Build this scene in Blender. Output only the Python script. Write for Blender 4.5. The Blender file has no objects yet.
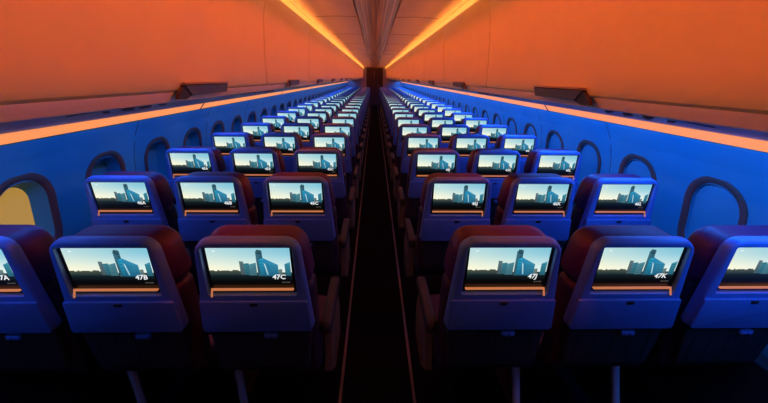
import bpy, bmesh, math, random
from mathutils import Vector, Matrix
random.seed(7)
sc = bpy.context.scene
C = sc.collection
PI = math.pi

# ------------------------------------------------------------------ materials
def new_mat(name):
    m = bpy.data.materials.new(name); m.use_nodes = True
    nt = m.node_tree
    return m, nt, nt.nodes['Principled BSDF']

def pbr(name, col, rough=.5, metal=0, var=.06, scale=40, bump=0.0, bscale=200, stretch=None, spec=.5):
    m, nt, b = new_mat(name)
    tc = nt.nodes.new('ShaderNodeTexCoord')
    mp = nt.nodes.new('ShaderNodeMapping')
    nt.links.new(tc.outputs['Object'], mp.inputs['Vector'])
    if stretch: mp.inputs['Scale'].default_value = stretch
    n = nt.nodes.new('ShaderNodeTexNoise'); n.inputs['Scale'].default_value = scale; n.inputs['Detail'].default_value = 3
    nt.links.new(mp.outputs['Vector'], n.inputs['Vector'])
    r = nt.nodes.new('ShaderNodeValToRGB')
    r.color_ramp.elements[0].position = .3; r.color_ramp.elements[1].position = .7
    r.color_ramp.elements[0].color = tuple(c*(1-var) for c in col)+(1,)
    r.color_ramp.elements[1].color = tuple(min(1, c*(1+var)) for c in col)+(1,)
    nt.links.new(n.outputs['Fac'], r.inputs['Fac'])
    nt.links.new(r.outputs['Color'], b.inputs['Base Color'])
    b.inputs['Roughness'].default_value = rough; b.inputs['Metallic'].default_value = metal
    b.inputs['Specular IOR Level'].default_value = spec
    if bump:
        n2 = nt.nodes.new('ShaderNodeTexNoise'); n2.inputs['Scale'].default_value = bscale
        nt.links.new(tc.outputs['Object'], n2.inputs['Vector'])
        bp = nt.nodes.new('ShaderNodeBump'); bp.inputs['Strength'].default_value = bump; bp.inputs['Distance'].default_value = .002
        nt.links.new(n2.outputs['Fac'], bp.inputs['Height']); nt.links.new(bp.outputs['Normal'], b.inputs['Normal'])
    return m

def emit(name, col, s):
    m, nt, b = new_mat(name)
    b.inputs['Base Color'].default_value = (.04, .04, .04, 1)
    b.inputs['Emission Color'].default_value = col+(1,)
    b.inputs['Emission Strength'].default_value = s
    return m

def attr_emit(name, s):
    m, nt, b = new_mat(name)
    a = nt.nodes.new('ShaderNodeAttribute'); a.attribute_name = 'picture'
    b.inputs['Base Color'].default_value = (.005, .005, .006, 1); b.inputs['Roughness'].default_value = .25
    nt.links.new(a.outputs['Color'], b.inputs['Emission Color']); b.inputs['Emission Strength'].default_value = s
    return m

M = dict(
    shell=pbr('seat plastic', (.110, .26, .68), .42, var=.04, scale=30),
    tray=pbr('tray plastic', (.09, .21, .55), .45, var=.04, scale=30),
    leather=pbr('red leather', (.085, .014, .075), .5, var=.12, scale=25, bump=.3, bscale=180),
    dark_leather=pbr('dark red leather', (.038, .012, .032), .55, var=.12, scale=25, bump=.3, bscale=180),
    black=pbr('black plastic', (.012, .012, .014), .45, var=.1),
    glass=pbr('screen glass', (.004, .004, .005), .28, var=.05),
    chrome=pbr('brushed chrome', (.82, .80, .78), .26, 1.0, var=.03, scale=60),
    pocket=pbr('dark mesh cloth', (.020, .016, .020), .9, var=.3, scale=120),
    arm=pbr('brown plastic', (.030, .022, .022), .6, var=.08),
    side=pbr('tan plastic', (.16, .12, .08), .5, var=.06),
    leg=pbr('leg metal', (.70, .74, .85), .28, .3, var=.04),
    beam=pbr('dark metal', (.03, .03, .035), .5, .5),
    bin=pbr('bin laminate', (.74, .69, .36), .42, var=.02, scale=6),
    seam=pbr('dark gap rubber', (.07, .05, .05), .8),
    rail=pbr('bin rail plastic', (.88, .78, .80), .42, var=.03, scale=8),
    psu=pbr('service panel plastic', (.30, .28, .34), .38, var=.04, scale=8),
    latch=pbr('grey latch plastic', (.050, .075, .15), .4, var=.05),
    latchhi=pbr('latch rim plastic', (.34, .32, .36), .35, var=.05),
    ceil=pbr('ceiling panel', (.66, .62, .60), .5, var=.03, scale=5),
    ceilmid=pbr('ceiling panel painted reflections', (.66, .44, .22), .35, var=.65, scale=60, stretch=(1, .006, 1)),  # stretched noise paints blurred reflections of the lights onto the panel
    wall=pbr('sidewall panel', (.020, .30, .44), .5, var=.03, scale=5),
    ring=pbr('window ring plastic', (.115, .058, .050), .55, var=.08),
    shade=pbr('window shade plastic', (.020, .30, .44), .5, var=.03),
    carpet=pbr('dark carpet', (.006, .005, .006), .95, var=.5, scale=160, bump=.6, bscale=400, spec=.05),
    path=pbr('floor path strip', (.22, .15, .14), .5, var=.05),
    bulk=pbr('bulkhead laminate', (.40, .36, .36), .5, var=.05),
    door=pbr('dark brown curtain', (.070, .032, .026), .7, var=.25, scale=16, stretch=(1, 1, .05)),
    doortrim=pbr('door frame metal', (.30, .22, .18), .45, .3),
    cove=emit('ceiling cove light', (1.0, .36, .055), 1.5),
    strip=emit('sidewall strip light', (1.0, .31, .075), 1.0),
    lens=pbr('lamp lens', (.5, .45, .42), .2),
    ledge=emit('ledge painted amber reflection', (1.0, .32, .11), .54),  # ledge and end pins: emission stands in for reflected orange cabin light
    display=attr_emit('screen picture', 1.15),
    number=emit('screen lettering', (.85, .88, .9), 1.0),
)
# daylight coming through the one warm, lit shade
m, nt, b = new_mat('daylit window shade')
b.inputs['Base Color'].default_value = (.20, .14, .04, 1); b.inputs['Roughness'].default_value = .6
b.inputs['Emission Color'].default_value = (.56, .31, .06, 1); b.inputs['Emission Strength'].default_value = .70
M['dayshade'] = m

# ------------------------------------------------------------------ mesh helpers
def finish(bm, name, mat, smooth=None):
    bmesh.ops.recalc_face_normals(bm, faces=bm.faces[:])
    me = bpy.data.meshes.new(name); bm.to_mesh(me); bm.free()
    me.materials.append(mat)
    if smooth is not None:
        for p in me.polygons: p.use_smooth = True
        me.set_sharp_from_angle(angle=math.radians(smooth))
    return me

def box(bm, c, s, bev=0, seg=2, mtx=None):
    r = bmesh.ops.create_cube(bm, size=1, matrix=(mtx or Matrix()) @ Matrix.Translation(c) @ Matrix.Diagonal((s[0], s[1], s[2], 1)))
    if bev:
        es = list({e for v in r['verts'] for e in v.link_edges})
        bmesh.ops.bevel(bm, geom=es, offset=bev, segments=seg, affect='EDGES', profile=.5)

def tube(bm, pts, rad, n=10, cap=True):
    rings = []
    pts = [Vector(p) for p in pts]
    for i, p in enumerate(pts):
        d = (pts[min(i+1, len(pts)-1)]-pts[max(i-1, 0)]).normalized()
        a = d.cross(Vector((1, 0, 0)))
        if a.length < .1: a = d.cross(Vector((0, 0, 1)))
        a.normalize(); b_ = d.cross(a)
        r = rad[i] if isinstance(rad, (list, tuple)) else rad
        rings.append([bm.verts.new(p+a*r*math.cos(2*PI*k/n)+b_*r*math.sin(2*PI*k/n)) for k in range(n)])
    for r0, r1 in zip(rings, rings[1:]):
        for k in range(n): bm.faces.new((r0[k], r0[(k+1) % n], r1[(k+1) % n], r1[k]))
    if cap: bm.faces.new(rings[0]); bm.faces.new(rings[-1])

def quad_loop(hw0, hw1, z0, z1, r0, r1, n=7):
    """rounded trapezoid (x,z): bottom half width hw0 at z0, top hw1 at z1"""
    out = []
    for cx, cz, r, a0 in ((hw0-r0, z0+r0, r0, -PI/2), (hw1-r1, z1-r1, r1, 0), (-hw1+r1, z1-r1, r1, PI/2), (-hw0+r0, z0+r0, r0, PI)):
        for k in range(n):
            a = a0+PI/2*k/(n-1)
            out.append((cx+r*math.cos(a), cz+r*math.sin(a)))
    return out

def loft(bm, loops, cap0=True, cap1=True):
    vs = [[bm.verts.new(p) for p in l] for l in loops]
    for a, b_ in zip(vs, vs[1:]):
        n = len(a)
        for k in range(n): bm.faces.new((a[k], a[(k+1) % n], b_[(k+1) % n], b_[k]))
    if cap0: bm.faces.new(vs[0])
    if cap1: bm.faces.new(vs[-1])

def prism_y(bm, prof, y0, y1, bev=0):
    """closed (x,z) polygon extruded along y"""
    if bev:
        cx = sum(p[0] for p in prof)/len(prof); cz = sum(p[1] for p in prof)/len(prof)
        ins = [(p[0]+bev*(1 if p[0] < cx else -1), p[1]+bev*(1 if p[1] < cz else -1)) for p in prof]
        loft(bm, [[(x, y0, z) for x, z in ins], [(x, y0+bev, z) for x, z in prof], [(x, y1-bev, z) for x, z in prof], [(x, y1, z) for x, z in ins]])
    else:
        loft(bm, [[(x, y0, z) for x, z in prof], [(x, y1, z) for x, z in prof]])

def link(name, me, parent=None, loc=(0, 0, 0)):
    o = bpy.data.objects.new(name, me); C.objects.link(o); o.location = loc
    if parent: o.parent = parent
    return o
def tag(o, label, cat, group=None):
    o['label'] = label; o['category'] = cat
    if group: o['group'] = group
    return o
def thing(name, label, cat, loc=(0, 0, 0), group=None):
    o = bpy.data.objects.new(name, None); o.empty_display_size = .1; C.objects.link(o); o.location = loc
    return tag(o, label, cat, group)
def struct(name, me, loc=(0, 0, 0)):
    o = link(name, me, None, loc); o['kind'] = 'structure'; return o

# ------------------------------------------------------------------ seat parts
# seat frame: origin on the floor below the back shell; shell leans so its top is nearer the camera
TILT = .0844
ZT = 1.09                                     # height where the tilt plane passes y = 0
LEAN = Matrix.Translation((0, 0, ZT)) @ Matrix.Rotation(TILT, 4, 'X') @ Matrix.Translation((0, 0, -ZT))
# rotation about X by +TILT: lower points move to +y
def lean(p): return LEAN @ Vector(p)

def shell_mesh():
    bm = bmesh.new()
    def L(i, y, top=0): return [lean((x, y, z)) for x, z in quad_loop(.218-i, .190-i, .716+i, 1.128-i-top, .022, max(.012, .060-i))]
    hole = quad_loop(.166, .163, .893, 1.098, .008, .008)
    loops = [L(.012, .050), L(.004, .046), L(0, .036), L(.0005, .016), L(.003, .008), L(.008, .002), L(.014, 0),
             [lean((x, 0, z)) for x, z in quad_loop(.168, .165, .890, 1.101, .009, .009)],
             [lean((x, .004, z)) for x, z in hole], [lean((x, .022, z)) for x, z in hole]]
    loft(bm, loops)
    return finish(bm, 'back_shell', M['shell'], 40)

def slab(name, mat, hw0, hw1, z0, z1, y0, y1, r0, r1, bev=.003):
    bm = bmesh.new()
    def L(i, y): return [lean((x, y, z)) for x, z in quad_loop(hw0-i, hw1-i, z0+i, z1-i, r0, r1)]
    loft(bm, [L(bev, y0), L(bev*.3, y0+bev*.3), L(0, y0+bev), L(0, y1)])
    return finish(bm, name, mat, 40)

def cushion(name, mat, hw0, hw1, z0, z1, y0, y1, r0, r1, bev):
    bm = bmesh.new(); loops = []
    n = 5
    for k in range(n+1):
        a = PI/2*k/n
        loops.append((bev*(1-math.sin(a)), y0+bev*(1-math.cos(a))))
    for k in range(n+1):
        a = PI/2*(1-k/n)
        loops.append((bev*(1-math.sin(a)), y1-bev*(1-math.cos(a))))
    loft(bm, [[lean((x, y, z)) for x, z in quad_loop(hw0-i, hw1-i, z0+i, z1-i, max(.004, r0-i*.5), max(.004, r1-i*.5))] for i, y in loops])
    return finish(bm, name, mat, 50)

def lin(c): return tuple((v/255/12.92) if v/255 <= .04045 else ((v/255+.055)/1.055)**2.4 for v in c)+(1,)

def display_mesh():
    """the skyline picture shown on the screen, 0.300 x 0.166 m, as coloured flat facets"""
    W, H = .302, .166; zb = .926
    bm = bmesh.new(); lay = bm.loops.layers.float_color.new('picture')
    def P(u, v, d): return lean((-.5*W+u*W, .0155-d, zb+v*H))
    def poly(pts, cols, d):
        f = bm.faces.new([bm.verts.new(P(u, v, d)) for u, v in pts])
        for l, c in zip(f.loops, cols): l[lay] = lin(c)
    def mix(a, b_, t): return tuple(a[i]*(1-t)+b_[i]*t for i in range(3))
    def sky(u, v):
        top = mix((176, 208, 210), (120, 184, 205), u); hor = mix((240, 236, 205), (214, 228, 224), u)
        t = max(0, min(1, (v-.36)/.64)); t = t*t*(3-2*t)
        return mix(hor, top, t)
    N, R = 12, 10
    for i in range(N):
        for j in range(R):
            u0, u1 = i/N, (i+1)/N; v0, v1 = .34+.66*j/R, .34+.66*(j+1)/R
            q = [(u0, v0), (u1, v0), (u1, v1), (u0, v1)]; poly(q, [sky(*k) for k in q], 0)
    for i in range(N):                                   # land in the foreground, falling to black
        u0, u1 = i/N, (i+1)/N
        for v0, v1, c0, c1 in ((.0, .14, (2, 2, 2), (5, 7, 8)), (.14, .27, (5, 7, 8), (16, 28, 32)), (.27, .36, (16, 28, 32), (52, 66, 64))):
            poly([(u0, v0), (u1, v0), (u1, v1), (u0, v1)], [c0, c0, c1, c1], .0001)
    rnd = random.Random(3)
    u = 0                                                # low roofs along the horizon
    while u < .40:
        w = rnd.uniform(.02, .05); h = .40+rnd.uniform(0, .035)
        poly([(u, .33), (u+w, .33), (u+w, h), (u, h)], [(44, 58, 54)]*2+[(70, 78, 66)]*2, .0002); u += w
    def tower(u0, u1, vb, vl, vr, cl, cr, d, rows=0, shade=.72):
        k = mix(cl, (10, 20, 28), .45)
        poly([(u0, vb), (u1, vb), (u1, vr), (u0, vl)], [k, k, cr, cl], d)
        for r in range(rows):
            a = vb+(min(vl, vr)-vb)*(r+.35)/rows; h = (min(vl, vr)-vb)*.35/rows
            c = mix(cl, (8, 30, 45), 1-shade)
            poly([(u0+.006, a), (u1-.006, a), (u1-.006, a+h), (u0+.006, a+h)], [c]*4, d+.0001)
    tower(.375, .425, .30, .66, .65, (98, 118, 122), (84, 110, 118), .0003, 6)
    tower(.425, .49, .30, .60, .61, (62, 128, 142), (54, 120, 138), .0004, 5)
    tower(.475, .575, .28, .57, .62, (88, 146, 156), (64, 122, 140), .0003, 6)
    tower(.585, .665, .26, .915, .93, (64, 118, 134), (40, 84, 104), .0004, 9)
    tower(.60, .655, .84, .955, .945, (48, 84, 96), (60, 100, 112), .0006, 2)
    tower(.615, .665, .28, .70, .735, (34, 140, 176), (44, 156, 190), .0006, 5)
    tower(.665, .840, .26, .745, .565, (36, 128, 170), (58, 138, 165), .0005, 7)
    poly([(.695, .30), (.715, .30), (.690, .56), (.672, .62)], [(120, 170, 185), (120, 170, 185), (190, 220, 225), (190, 220, 225)], .0008)
    tower(.84, .885, .28, .44, .45, (120, 140, 132), (104, 128, 126), .0003, 3)
    tower(.92, .99, .27, .58, .64, (48, 128, 150), (60, 142, 160), .0004, 5)
    for k, (a, w) in enumerate(((.865, .030), (.900, .016), (.922, .044))):   # faint caption mark below the number
        poly([(a, .075), (a+w, .075), (a+w, .105), (a, .105)], [(70, 66, 62)]*4, .0005)
    poly([(.075, .905), (.11, .905), (.11, .925), (.075, .925)], [(235, 240, 240)]*4, .0005)
    me = bpy.data.meshes.new('display'); bm.to_mesh(me); bm.free(); me.materials.append(M['display'])
    # make every facet look towards the camera side (-y)
    for p in me.polygons:
        if p.normal.y > 0: p.flip()
    return me

def number_mesh(txt):
    cu = bpy.data.curves.new('n', 'FONT'); cu.body = txt; cu.size = .0285; cu.shear = .12; cu.offset = .0006; cu.resolution_u = 2
    o = bpy.data.objects.new('n', cu); C.objects.link(o)
    bpy.context.view_layer.update()
    me = bpy.data.meshes.new_from_object(o.evaluated_get(bpy.context.evaluated_depsgraph_get()))
    bpy.data.objects.remove(o); bpy.data.curves.remove(cu)
    x0 = min(v.co.x for v in me.vertices); x1 = max(v.co.x for v in me.vertices)
    for v in me.vertices:
        v.co = lean((-.151+.302*.838+(v.co.x-(x0+x1)/2), .0142, .926+.166*.185+v.co.y))
    me.materials.clear(); me.materials.append(M['number']); me.name = 'seat_number'
    return me

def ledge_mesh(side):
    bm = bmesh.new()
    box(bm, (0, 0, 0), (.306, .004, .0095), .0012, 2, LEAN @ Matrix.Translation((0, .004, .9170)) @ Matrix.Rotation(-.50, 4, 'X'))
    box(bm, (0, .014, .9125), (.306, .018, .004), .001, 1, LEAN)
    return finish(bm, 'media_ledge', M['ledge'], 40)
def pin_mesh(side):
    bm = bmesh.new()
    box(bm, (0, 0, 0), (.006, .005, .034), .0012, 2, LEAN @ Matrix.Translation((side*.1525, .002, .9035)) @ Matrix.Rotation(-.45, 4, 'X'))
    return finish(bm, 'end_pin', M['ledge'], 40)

def latch_mesh():
    bm = bmesh.new()
    box(bm, (0, -.009, .855), (.030, .006, .014), .002, 2, LEAN)
    return finish(bm, 'tray_latch', M['black'], 40)

def leg_mesh(sx):
    bm = bmesh.new(); dx = 0
    fy = .11 if sx > 0 else .25
    tube(bm, [(dx, fy, .012), (dx*.6, fy*.7+.0705, .10), (dx*.2, fy*.35+.153, .22), (0, .235, .33), (0, .235, .40)], [.022, .019, .018, .02, .022])
    return finish(bm, 'leg', M['leg'], 50)

def front_leg_mesh():
    bm = bmesh.new()
    tube(bm, [(0, .60, .012), (0, .58, .10), (0, .55, .24), (0, .53, .40)], [.018, .016, .016, .018])
    return finish(bm, 'leg', M['leg'], 50)

def beam_mesh():
    bm = bmesh.new()
    tube(bm, [(-.224, 0, .385), (.224, 0, .385)], .021)
    return finish(bm, 'seat_beam', M['beam'], 50)

def pocket_mesh():
    bm = bmesh.new()
    def L(i, y): return [lean((x, y, z)) for x, z in quad_loop(.185-i, .205-i, .50+i, .724-i, .02, .01)]
    loft(bm, [L(.012, .012), L(.004, .016), L(0, .026), L(0, .062)])
    for k in range(5):
        box(bm, (-.15+.075*k, .012, .62), (.004, .004, .17), 0, 1, LEAN)
    return finish(bm, 'literature_pocket', M['pocket'], 40)

def socket_mesh():
    bm = bmesh.new()
    box(bm, (.045, .006, .690), (.056, .018, .022), .004, 2, LEAN)
    box(bm, (.034, -.004, .690), (.014, .006, .012), .002, 2, LEAN)
    box(bm, (.056, -.004, .690), (.014, .006, .012), .002, 2, LEAN)
    return finish(bm, 'power_socket', M['tray'], 40)

def armrest_mesh():
    bm = bmesh.new()
    def L(hw, z0, z1, y): return [(x, y, z) for x, z in quad_loop(hw, hw, z0, z1, .010, .014, 4)]
    loft(bm, [L(.012, .632, .664, .120), L(.021, .622, .674, .130), L(.024, .618, .678, .150), L(.024, .618, .680, .45), L(.023, .622, .674, .52), L(.013, .635, .660, .535)])
    return finish(bm, 'armrest', M['arm'], 50)

def side_mesh():
    bm = bmesh.new()
    prof = [(.150, .40), (.20, .615), (.46, .615), (.52, .50), (.50, .335), (.25, .325)]
    loft(bm, [[(-.014, y, z) for y, z in prof], [(-.020, y*.96+.013, z*.97+.014) for y, z in prof]][::-1] + [[(.016, y, z) for y, z in prof]])
    return finish(bm, 'side_panel', M['side'], 40)

def seat_cushion_mesh():
    bm = bmesh.new()
    def L(i, z): return [(x, y, z) for x, y in quad_loop(.222-i, .218-i, .155+i, .625-i, .03, .06)]
    loft(bm, [L(.02, .405), L(.005, .412), L(0, .425), L(0, .475), L(.008, .497), L(.03, .510), L(.07, .514)])
    return finish(bm, 'seat_cushion', M['dark_leather'], 50)

SM = dict(
    shell=shell_mesh(), screen=slab('screen', M['glass'], .162, .160, .897, 1.095, .016, .0215, .006, .006, .001),
    display=display_mesh(), ledge=ledge_mesh(1), pin={-1: pin_mesh(-1), 1: pin_mesh(1)},
    tray=slab('tray_table', M['tray'], .214, .205, .720, .868, -.0085, .001, .014, .008, .004), latch=latch_mesh(),
    head=cushion('headrest', M['leather'],   .212, .198, .880, 1.110, .046, .195, .05, .080, .045),
    back=cushion('backrest', M['dark_leather'], .225, .218, .43, .905, .046, .165, .03, .03, .035),
    seat=seat_cushion_mesh(), pocket=pocket_mesh(), socket=socket_mesh(), arm=armrest_mesh(), side=side_mesh(),
    front_leg=front_leg_mesh(), leg={-1: leg_mesh(-1), 1: leg_mesh(1)}, beam=beam_mesh())

Y0, PITCH, ROWS = 1.170, .8374, 26
COLS = [('A', -1.488, -1, 'window'), ('B', -.985, -1, 'middle'), ('C', -.478, -1, 'aisle'),
        ('J', .484, 1, 'aisle'), ('K', .985, 1, 'middle'), ('L', 1.488, 1, 'window')]
ORD = ['front', 'second', 'third', 'fourth', 'fifth', 'sixth', 'seventh', 'eighth', 'ninth', 'tenth', 'eleventh', 'twelfth',
       'thirteenth', 'fourteenth', 'fifteenth', 'sixteenth', 'seventeenth', 'eighteenth', 'nineteenth', 'twentieth', 'twenty-first',
       'twenty-second', 'twenty-third', 'twenty-fourth', 'twenty-fifth', 'twenty-sixth and farthest']
SPECIAL = {(0, 'A'): 'dim blue-backed seat at the photo\'s lower left edge, most of its screen cut off',
           (0, 'B'): 'blue-backed seat in the front row whose screen reads 47B',
           (0, 'C'): 'purple-backed aisle seat in the front row whose screen reads 47C',
           (0, 'J'): 'purple-backed aisle seat in the front row whose screen reads 47J',
           (0, 'K'): 'blue-backed seat in the front row whose screen reads 47K',
           (0, 'L'): 'dim blue-backed seat at the photo\'s lower right edge, screen partly cut off'}
def seat_label(r, col, side, pos):
    if (r, col) in SPECIAL: return SPECIAL[(r, col)]
    tint = 'purple-backed aisle' if pos == 'aisle' else 'blue-backed '+pos
    return f"{tint} seat {'left' if side < 0 else 'right'} of the aisle in the {ORD[r]} row from the camera"

def make_seat(r, col, x, side, pos):
    t = thing('airline_seat', seat_label(r, col, side, pos), 'seat', (x, Y0+PITCH*r, 0),
              'airline seats left of the aisle' if side < 0 else 'airline seats right of the aisle')
    link('back_shell', SM['shell'], t)
    s = link('screen', SM['screen'], t)
    link('display', SM['display'], s)
    link('seat_number', number_mesh(f'{47-r}{col}'), s)
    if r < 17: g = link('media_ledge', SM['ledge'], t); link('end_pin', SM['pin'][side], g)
    if r >= 17:
        link('headrest', SM['head'], t); link('seat_cushion', SM['seat'], t); link('tray_table', SM['tray'], t); link('literature_pocket', SM['pocket'], t)
        if pos != 'window': link('leg', SM['leg'][side], t, (side*.2, 0, 0)); link('leg', SM['front_leg'], t, (side*.2, 0, 0))
        return t
    y = link('tray_table', SM['tray'], t); link('tray_latch', SM['latch'], y)
    link('headrest', SM['head'], t); link('backrest', SM['back'], t); link('seat_cushion', SM['seat'], t)
    link('literature_pocket', SM['pocket'], t); link('power_socket', SM['socket'], t); link('seat_beam', SM['beam'], t, (0, .235, 0)); link('seat_beam', SM['beam'], t, (0, .53, 0))
    link('armrest', SM['arm'], t, (-side*.2515, 0, 0))                   # aisle-side armrest
    if pos == 'window': link('armrest', SM['arm'], t, (side*.2480, 0, 0))
    if pos == 'aisle':
        sp = link('side_panel', SM['side'], t, (-side*.2515, 0, 0))
        if side > 0: sp.scale.x = 1
        else: sp.scale.x = -1
    if pos in ('aisle', 'middle'): link('leg', SM['leg'][side], t, (side*.200, 0, 0)); link('leg', SM['front_leg'], t, (side*.200, 0, 0))
    return t
for r in range(ROWS):
    for c in COLS: make_seat(r, *c)

# ------------------------------------------------------------------ the cabin
YB, YF = -1.30, 23.90                       # rear and front ends
PROF = [(0, 1.60), (.15, 1.70), (.40, 1.80), (.62, 1.838), (.80, 1.848), (.95, 1.842), (1.10, 1.822), (1.24, 1.785), (1.32, 1.748), (1.388, 1.712)]
def wx(z):
    for (z0, x0), (z1, x1) in zip(PROF, PROF[1:]):
        if z <= z1: return x0+(x1-x0)*(z-z0)/(z1-z0)
    return PROF[-1][1]
WP, WC0 = .61, 1.80
WIN = [WC0+WP*k for k in range(-2, 36)]
ZC = .940
def wob(y): return .010*math.cos(2*PI*(y-WC0)/WP)          # each window panel is dished slightly outwards
def wallp(s, y, z):
    f = max(0, 1-abs(z-.94)/.30)
    return (s*(wx(z)+wob(y)*f), y, z)

def hole_loop(hy, hz, r): return quad_loop(hy, hy, -hz, hz, r, r, 7)

def side_wall(name, s):
    bm = bmesh.new()
    ys = [YB+.0]; 
    edges = [WIN[0]-WP/2+WP*k for k in range(len(WIN)+1)]
    cols = []
    for a in edges[:-1]: cols += [a+WP*k/6 for k in range(6)]
    cols.append(edges[-1])
    cols = [YB]+[c for c in cols if YB < c < YF]+[YF]
    def grid(zs):
        vs = [[bm.verts.new(wallp(s, y, z)) for y in cols] for z in zs]
        for a, b_ in zip(vs, vs[1:]):
            for i in range(len(cols)-1): bm.faces.new((a[i], a[i+1], b_[i+1], b_[i]))
    grid([0, .15, .28, .40, .52, .62]); grid([1.26, 1.30, 1.34, 1.388])
    def strip(y0, y1):
        if y1-y0 < .002: return
        zs = [.62, .75, .9, 1.05, 1.15, 1.26]; n = max(1, int((y1-y0)/.1))
        vs = [[bm.verts.new(wallp(s, y0+(y1-y0)*k/n, z)) for k in range(n+1)] for z in zs]
        for a, b_ in zip(vs, vs[1:]):
            for i in range(n): bm.faces.new((a[i], a[i+1], b_[i+1], b_[i]))
    last = YB
    for yc in WIN:
        a, b_ = yc-WP/2, yc+WP/2
        if a < YB+.01 or b_ > YF-.01: continue
        strip(last, a); last = b_
        # outer rectangle sampled with the same count as the hole
        h = hole_loop(.146, .214, .134)
        n = len(h); q = n//4
        outer = []
        for k, (u, v) in enumerate(h):
            t = (k % q)/(q-1)
            c = k//q
            hy, z0, z1 = WP/2, .62-ZC, 1.26-ZC
            if c == 0: outer.append((hy, z0) if t == .5 else ((hy*(.35+1.3*t), z0) if t < .5 else (hy, z0*(1-1.3*(t-.5)))))
            elif c == 1: outer.append((hy, z1) if t == .5 else ((hy, z1*(.35+1.3*t)) if t < .5 else (hy*(1-1.3*(t-.5)), z1)))
            elif c == 2: outer.append((-hy, z1) if t == .5 else ((-hy*(.35+1.3*t), z1) if t < .5 else (-hy, z1*(1-1.3*(t-.5)))))
            else: outer.append((-hy, z0) if t == .5 else ((-hy, z0*(.35+1.3*t)) if t < .5 else (-hy*(1-1.3*(t-.5)), z0)))
        loops = []
        for t in (0, .33, .66, 1):
            loops.append([wallp(s, yc+o[0]*(1-t)+g[0]*t, ZC+o[1]*(1-t)+g[1]*t) for o, g in zip(outer, h)])
        for dx, sc_ in ((.03, .95), (.085, .80)) if s < 0 else ((.006, .99), (.03, .97)):
            loops.append([(s*(wx(ZC+g[1])+dx+.010), yc+g[0]*sc_, ZC+g[1]*(sc_+.03)) for g in h])
        loft(bm, loops, False, False)
    strip(last, YF)
    bmesh.ops.remove_doubles(bm, verts=bm.verts[:], dist=.0004)
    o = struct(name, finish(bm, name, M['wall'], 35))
    bm = bmesh.new()
    for k in range(0, len(edges), 2):
        y = edges[k]-.01
        if not YB < y < YF: continue
        zs = [.5, .62, .8, .95, 1.1, 1.24, 1.32, 1.375]
        a = [[bm.verts.new((p[0]-s*d, p[1]+e, p[2])) for e, d in ((-.0025, -.002), (-.0025, .0015), (.0025, .0015), (.0025, -.002))] for p in (wallp(s, y, z) for z in zs)]
        for r0, r1 in zip(a, a[1:]):
            for i in range(3): bm.faces.new((r0[i], r0[i+1], r1[i+1], r1[i]))
    link('panel_joint', finish(bm, 'panel_joint', M['seam']), o)
    return o
side_wall('wall_left', -1); side_wall('wall_right', 1)

wn = 0
for s in (-1, 1):
    for yc in WIN:
        if yc-WP/2 < YB+.01 or yc+WP/2 > YF-.01: continue
        wn += 1
        lit = (s < 0 and abs(yc-WC0) < .01)
        # pulled-down shade, set into the recess
        dx = .072 if s < 0 else .006
        bm = bmesh.new()
        g = quad_loop(*((.121, .121, -.180, .180, .106, .106) if s < 0 else (.143, .143, -.211, .211, .130, .130)), 7)
        loft(bm, [[(s*(wx(ZC+v)+dx+.018-d), yc+u*(1-i), ZC+v*(1-i)) for u, v in g] for d, i in ((.0, 0), (.010, 0), (.013, .03), (.010, .09))])
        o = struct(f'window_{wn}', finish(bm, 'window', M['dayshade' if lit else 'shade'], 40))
        if lit: o['label'] = 'cabin window with a lit warm yellow shade'
        # raised dark ring
        bm = bmesh.new()
        def ringl(hy, hz, r, d): return [(s*(wx(ZC+v)+wob(yc+u)-d), yc+u, ZC+v) for u, v in quad_loop(hy, hy, -hz, hz, r, r, 9)]
        lo = [ringl(.190, .258, .170, -.004), ringl(.188, .256, .168, .007), ringl(.181, .249, .162, .010), ringl(.154, .222, .140, .009), ringl(.147, .215, .134, .003), ringl(.146, .214, .134, -.004)]
        loft(bm, lo, False, False)
        bmesh.ops.remove_doubles(bm, verts=bm.verts[:], dist=.0002)
        link('window_frame', finish(bm, 'window_frame', M['ring'], 40), o)

# floor, aisle path strips, baseboards
bm = bmesh.new(); box(bm, (0, (YB+YF)/2, -.02), (3.6, YF-YB, .04)); struct('floor', finish(bm, 'floor', M['carpet']))
for k, s in enumerate((-1, 1)):
    bm = bmesh.new(); box(bm, (s*.204, (YB+YF)/2, .003), (.016, YF-YB-.02, .006), .001); struct(f'trim_{k+1}', finish(bm, 'path', M['path']))
    bm = bmesh.new(); prism_y(bm, [(s*1.575, .001), (s*1.735, .46), (s*1.80, .475), (s*1.60, .001)], YB+.01, YF-.01); struct('baseboard_'+('left' if s < 0 else 'right'), finish(bm, 'baseboard', M['black']))

# ceiling: dropped centre panel with painted reflection streaks, sloping cove panels
def sheet(bm, pts, y0, y1, th=.012, ny=1):
    up = [(x, z+th) for x, z in pts]
    prism_y(bm, list(pts)+up[::-1], y0, y1)
bm = bmesh.new()
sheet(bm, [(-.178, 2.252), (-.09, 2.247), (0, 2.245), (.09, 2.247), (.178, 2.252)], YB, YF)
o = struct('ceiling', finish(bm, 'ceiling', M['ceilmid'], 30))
bm = bmesh.new()
for s in (-1, 1):
    sheet(bm, [(s*.196, 2.262), (s*.30, 2.266), (s*.42, 2.266), (s*.54, 2.262), (s*.63, 2.256), (s*.74, 2.250)][::s], YB, YF)
    sheet(bm, [(s*.172, 2.275), (s*.2, 2.275)][::s], YB, YF)
    sheet(bm, [(s*.60, 2.30), (s*1.9, 2.30)][::s], YB, YF)
o2 = link('cove_panel', finish(bm, 'cove_panel', M['ceil'], 30), o)
bm = bmesh.new()
for s in (-1, 1):
    for k in range(15):
        y = .9+1.6*k
        sheet(bm, [(s*.2, 2.2600), (s*.30, 2.2640), (s*.42, 2.2640), (s*.54, 2.260), (s*.63, 2.254)][::s], y-.004, y+.004, .002)
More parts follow.
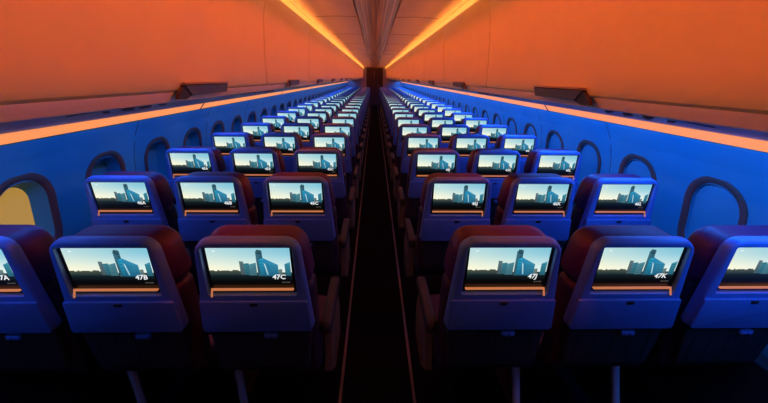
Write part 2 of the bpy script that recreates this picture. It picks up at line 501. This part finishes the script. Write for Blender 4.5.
link('panel_joint', finish(bm, 'panel_joint', M['seam']), o)

# ceiling cove lights: glowing line where bins meet the ceiling
for s in (-1, 1):
    bm = bmesh.new()
    prism_y(bm, [(s*.668, 2.172), (s*.636, 2.183), (s*.640, 2.193), (s*.668, 2.189)], YB+.02, YF-.02)
    o = link('ceiling_light', finish(bm, 'ceiling_light', M['cove']))
    tag(o, f"long glowing orange line light along the top of the {'left' if s < 0 else 'right'} overhead bins", 'light', 'ceiling cove lights')

# overhead bins
BY = [-1.25, .42]+[2.50+1.6*k for k in range(14)]
BORD = ['nearest', 'second', 'third', 'fourth', 'fifth', 'sixth', 'seventh', 'eighth', 'ninth', 'tenth', 'eleventh', 'twelfth', 'thirteenth', 'fourteenth', 'fifteenth', 'sixteenth']
def bin_mesh(s, ln):
    prof = [(.664, 2.182), (.690, 2.12), (.706, 2.03), (.716, 1.92), (.721, 1.80), (.722, 1.70), (.721, 1.644), (.724, 1.629), (.738, 1.620),
            (1.20, 1.615), (1.48, 1.595), (1.60, 1.72), (1.60, 1.95), (1.40, 2.15), (.90, 2.183)]
    bm = bmesh.new(); prism_y(bm, [(s*x, z) for x, z in prof], .006, ln-.006, .005)
    return finish(bm, 'overhead_bin', M['bin'], 35)
def bin_latch_mesh(s):
    bm = bmesh.new()
    for y0, y1, z0, z1, d0, d1 in ((-.20, .20, 1.607, 1.645, .020, .010),):
        # tapered paddle hanging at the lower edge of the bin door
        lp = lambda d, i: [(s*(.718-d), y, z) for y, z in ((-.155+i, 1.607+i), (.185-i, 1.609+i), (.205-i, 1.646-i), (-.20+i, 1.646-i))]
        loft(bm, [lp(-.006, 0), lp(.010, 0), lp(.014, .003)])
    return finish(bm, 'latch', M['latch'], 30)
def bin_latch_rim(s):
    bm = bmesh.new()
    box(bm, (s*.706, 0, 1.6515), (.016, .41, .005), .0015)
    return finish(bm, 'latch_rim', M['latchhi'], 30)
def bin_catch(s):
    bm = bmesh.new()
    loft(bm, [[(s*(x), y, z) for y, z in ((-.15, 1.607), (-.19, 1.646), (-.235, 1.618), (-.25, 1.598), (-.20, 1.596))] for x in (.722, .708)])
    return finish(bm, 'catch', M['black'], 30)
for s in (-1, 1):
    lat, rim, cat = bin_latch_mesh(s), bin_latch_rim(s), bin_catch(s)
    sd = 'left' if s < 0 else 'right'
    for k, (a, b_) in enumerate(zip(BY, BY[1:]+[YF])):
        if b_-a < .3: continue
        i = k-1
        t = thing('overhead_bin', f'{BORD[i]} overhead bin from the camera above the {sd} seats, orange-lit' if k else f'overhead bin above the {sd} seats level with the camera, out of frame', 'bin', (0, a, 0), f'overhead bins on the {sd}')
        link('bin_body', bin_mesh(s, b_-a), t)
        yl = (1.585 if s < 0 else 1.495) if k == 1 else a+.79
        l = link('latch', lat, t, (0, yl-a, 0)); link('latch_rim', rim, l); link('catch', cat, l)

# service rail and panels under the bins (structure), reading lights on it
DZ = {-1: -.011, 1: .006}
for k, s in enumerate((-1, 1)):
    bm = bmesh.new()
    pts = [(.737, 1.613), (.743, 1.600), (.748, 1.588), (.775, 1.583)]
    sheet(bm, [(s*x, z) for x, z in pts][::s], YB, YF, .008)
    r_ = finish(bm, 'bin_rail', M['rail'], 40); bm = bmesh.new()
    pts = [(.775, 1.583), (1.0, 1.553), (1.25, 1.510+DZ[s]*.5), (1.40, 1.483+DZ[s]*.7), (1.652, 1.436+DZ[s])]
    sheet(bm, [(s*x, z) for x, z in pts][::s], YB, YF, .008)
    o = struct(f'trim_{k+3}', finish(bm, 'service_rail', M['psu'], 40)); link('bin_rail', r_, o)
def psu_parts(s):
    a, b_, c = bmesh.new(), bmesh.new(), bmesh.new()
    return a
SL = (1.587-1.436)/(1.652-.784)
def zs_(x): return 1.587-(x-.784)*SL
for s in (-1, 1):
    sd = 'left' if s < 0 else 'right'
    # panel plate
    bm = bmesh.new()
    loft(bm, [[(s*x, y, zs_(x)-d) for x, y in ((.80+i, -.16+i), (1.02-i, -.16+i), (1.02-i, .16-i), (.80+i, .16-i))] for d, i in ((-.002, 0), (.001, 0), (.002, .003))])
    plate = finish(bm, 'panel_plate', M['latchhi'], 30)
    bm = bmesh.new(); tube(bm, [(0, 0, .004), (0, 0, -.002), (0, 0, -.005)], [.015, .015, .010], 14); lamp = finish(bm, 'reading_light', M['latchhi'], 40)
    bm = bmesh.new(); tube(bm, [(0, 0, -.0045), (0, 0, -.007)], [.009, .006], 12); lens = finish(bm, 'lens', M['lens'], 40)
    bm = bmesh.new(); tube(bm, [(0, 0, .004), (0, 0, -.001), (0, 0, -.0025), (0, 0, -.004)], [.012, .012, .009, .005], 14); gas = finish(bm, 'air_nozzle', M['latchhi'], 40)
    ys = [(1.38 if s < 0 else 1.25)]+[2.5+1.6*k+.50 for k in range(13)]
    for k, y in enumerate(ys):
        t = thing('service_unit', f"{BORD[k]} passenger service panel with reading lights under the {sd} bins", 'panel', (0, y, 0), f'passenger service panels on the {sd}')
        link('panel_plate', plate, t)
        for j, (dx, dy) in enumerate(((.85, -.10), (.85, 0.0), (.85, .10))):
            l = link('reading_light', lamp, t, (s*dx, dy, zs_(dx)-.006)); link('lens', lens, l)
        for dx, dy in ((.93, -.10), (.93, 0), (.93, .10)): link('air_nozzle', gas, t, (s*dx, dy, zs_(dx)-.006))

# sidewall strip lights, in segments
SY = [YB+.02, .45, 3.62, 6.82, 10.02, 13.22, 16.42, 19.62, YF-.02]
for s in (-1, 1):
    sd = 'left' if s < 0 else 'right'
    for k, (a, b_) in enumerate(zip(SY, SY[1:])):
        if k == 0: continue
        bm = bmesh.new()
        q = DZ[s]; prism_y(bm, [(s*1.656, 1.434+q), (s*1.699, 1.383+q), (s*1.708, 1.390+q), (s*1.666, 1.440+q)], a+.012, b_-.012)
        o = link('sidewall_light', finish(bm, 'sidewall_light', M['strip']))
        tag(o, f"{BORD[k-1]} orange strip light segment above the {sd} windows", 'light', f'sidewall strip lights on the {sd}')
    bm = bmesh.new()
    for y in SY[1:-1]: q = DZ[s]; prism_y(bm, [(s*1.654, 1.433+q), (s*1.698, 1.381+q), (s*1.710, 1.390+q), (s*1.666, 1.442+q)], y-.012, y+.012)
    struct(f'trim_{5 if s < 0 else 6}', finish(bm, 'joint', M['seam']))

# ends of the cabin
bm = bmesh.new()
for s in (-1, 1):
    box(bm, (s*1.19, YF+.03, 1.15), (1.34, .06, 2.30), .004)
box(bm, (0, YF+.03, 2.29), (1.04, .06, .04), .002)
struct('wall_front', finish(bm, 'wall_front', M['bulk'], 30))
bm = bmesh.new(); box(bm, (0, YB-.03, 1.15), (3.72, .06, 2.3)); struct('wall_back', finish(bm, 'wall_back', M['bulk']))
bm = bmesh.new()
n = 28
top = []; 
for k in range(n+1):
    x = -.505+1.01*k/n
    top.append((x, YF+.012+.012*math.sin(k*1.9)))
v0 = [bm.verts.new((x, y, .004)) for x, y in top]; v1 = [bm.verts.new((x, y, 2.262)) for x, y in top]
w0 = [bm.verts.new((x, y+.02, .004)) for x, y in top]; w1 = [bm.verts.new((x, y+.02, 2.262)) for x, y in top]
for k in range(n):
    bm.faces.new((v0[k], v0[k+1], v1[k+1], v1[k])); bm.faces.new((w0[k], w0[k+1], w1[k+1], w1[k]))
    bm.faces.new((v1[k], v1[k+1], w1[k+1], w1[k]))
d = struct('door_1', finish(bm, 'door', M['door'], 60))
bm = bmesh.new(); box(bm, (-.03, YF-.012, 1.86), (.030, .012, .40), .003); link('door_handle', finish(bm, 'pull', M['doortrim']), d)
bm = bmesh.new()
for s in (-1, 1): box(bm, (s*.517, YF-.006, 1.10), (.024, .03, 2.20), .003)
box(bm, (0, YF-.010, 2.225), (1.06, .03, .024), .003)
link('door_frame', finish(bm, 'door_frame', M['doortrim']), d)

# ------------------------------------------------------------------ lights the cabin has
def line_light(name, loc, direction, w, col, power, spread=180, y0=YB+.1, y1=YF-.1):
    L = bpy.data.lights.new(name, 'AREA'); L.shape = 'RECTANGLE'
    L.size = w; L.size_y = y1-y0; L.color = col; L.energy = power*(y1-y0); L.spread = math.radians(spread)
    o = bpy.data.objects.new(name, L); C.objects.link(o)
    z = -Vector(direction).normalized(); y = Vector((0, 1, 0)); x = y.cross(z)
    m4 = Matrix((x, y, z)).transposed().to_4x4(); m4.translation = Vector((loc[0], (y0+y1)/2, loc[1]))
    o.matrix_world = m4
    return o
ORANGE = (1.0, .190, .030)
RED = (1.0, .07, .03)
BLUE = (.006, .19, 1.0)
for s in (-1, 1):
    line_light('cove_lamp', (s*.630, 2.196), (-s, 0, -.05), .018, ORANGE, 1.22, 75, .2)
    line_light('cove_uplight', (s*.700, 2.196), (-s*.45, 0, 1), .015, ORANGE, .95, 180, .2)
    line_light('cove_downlight', (s*.640, 2.168), (s*.10, 0, -1), .02, RED, 1.1, 50, .1)
    line_light('sidewall_lamp', (s*1.47, 1.462), (s*.15, 0, -1), .03, BLUE, 7.6, 180, .35)

w = bpy.data.worlds.new('World'); sc.world = w; w.use_nodes = True
w.node_tree.nodes['Background'].inputs['Color'].default_value = (.02, .02, .03, 1)
w.node_tree.nodes['Background'].inputs['Strength'].default_value = .05

# ------------------------------------------------------------------ camera
cam = bpy.data.cameras.new('camera'); co = bpy.data.objects.new('camera', cam); C.objects.link(co)
cam.sensor_fit = 'HORIZONTAL'; cam.sensor_width = 36; cam.lens = 36*360.29/768; cam.clip_start = .02
P_, YW, RO = .3319, .0294, -.0123
# world -> camera used in the fit: yaw about Z, pitch down P_, then roll
fwd = Vector((math.sin(YW)*math.cos(P_), math.cos(YW)*math.cos(P_), -math.sin(P_)))
right = Vector((math.cos(YW), -math.sin(YW), 0))
up = right.cross(fwd)
c_, s_ = math.cos(RO), math.sin(RO)
r2 = right*c_-up*s_; u2 = right*s_+up*c_
m4 = Matrix((r2, u2, -fwd)).transposed().to_4x4(); m4.translation = Vector((-.021, 0, 1.68))
co.matrix_world = m4
sc.camera = co

vs = sc.view_settings
vs.view_transform = 'Standard'; vs.look = 'None'; vs.gamma = 1; vs.exposure = 0; vs.use_curve_mapping = False
sc.cycles.use_denoising = True
sc.cycles.max_bounces = 6
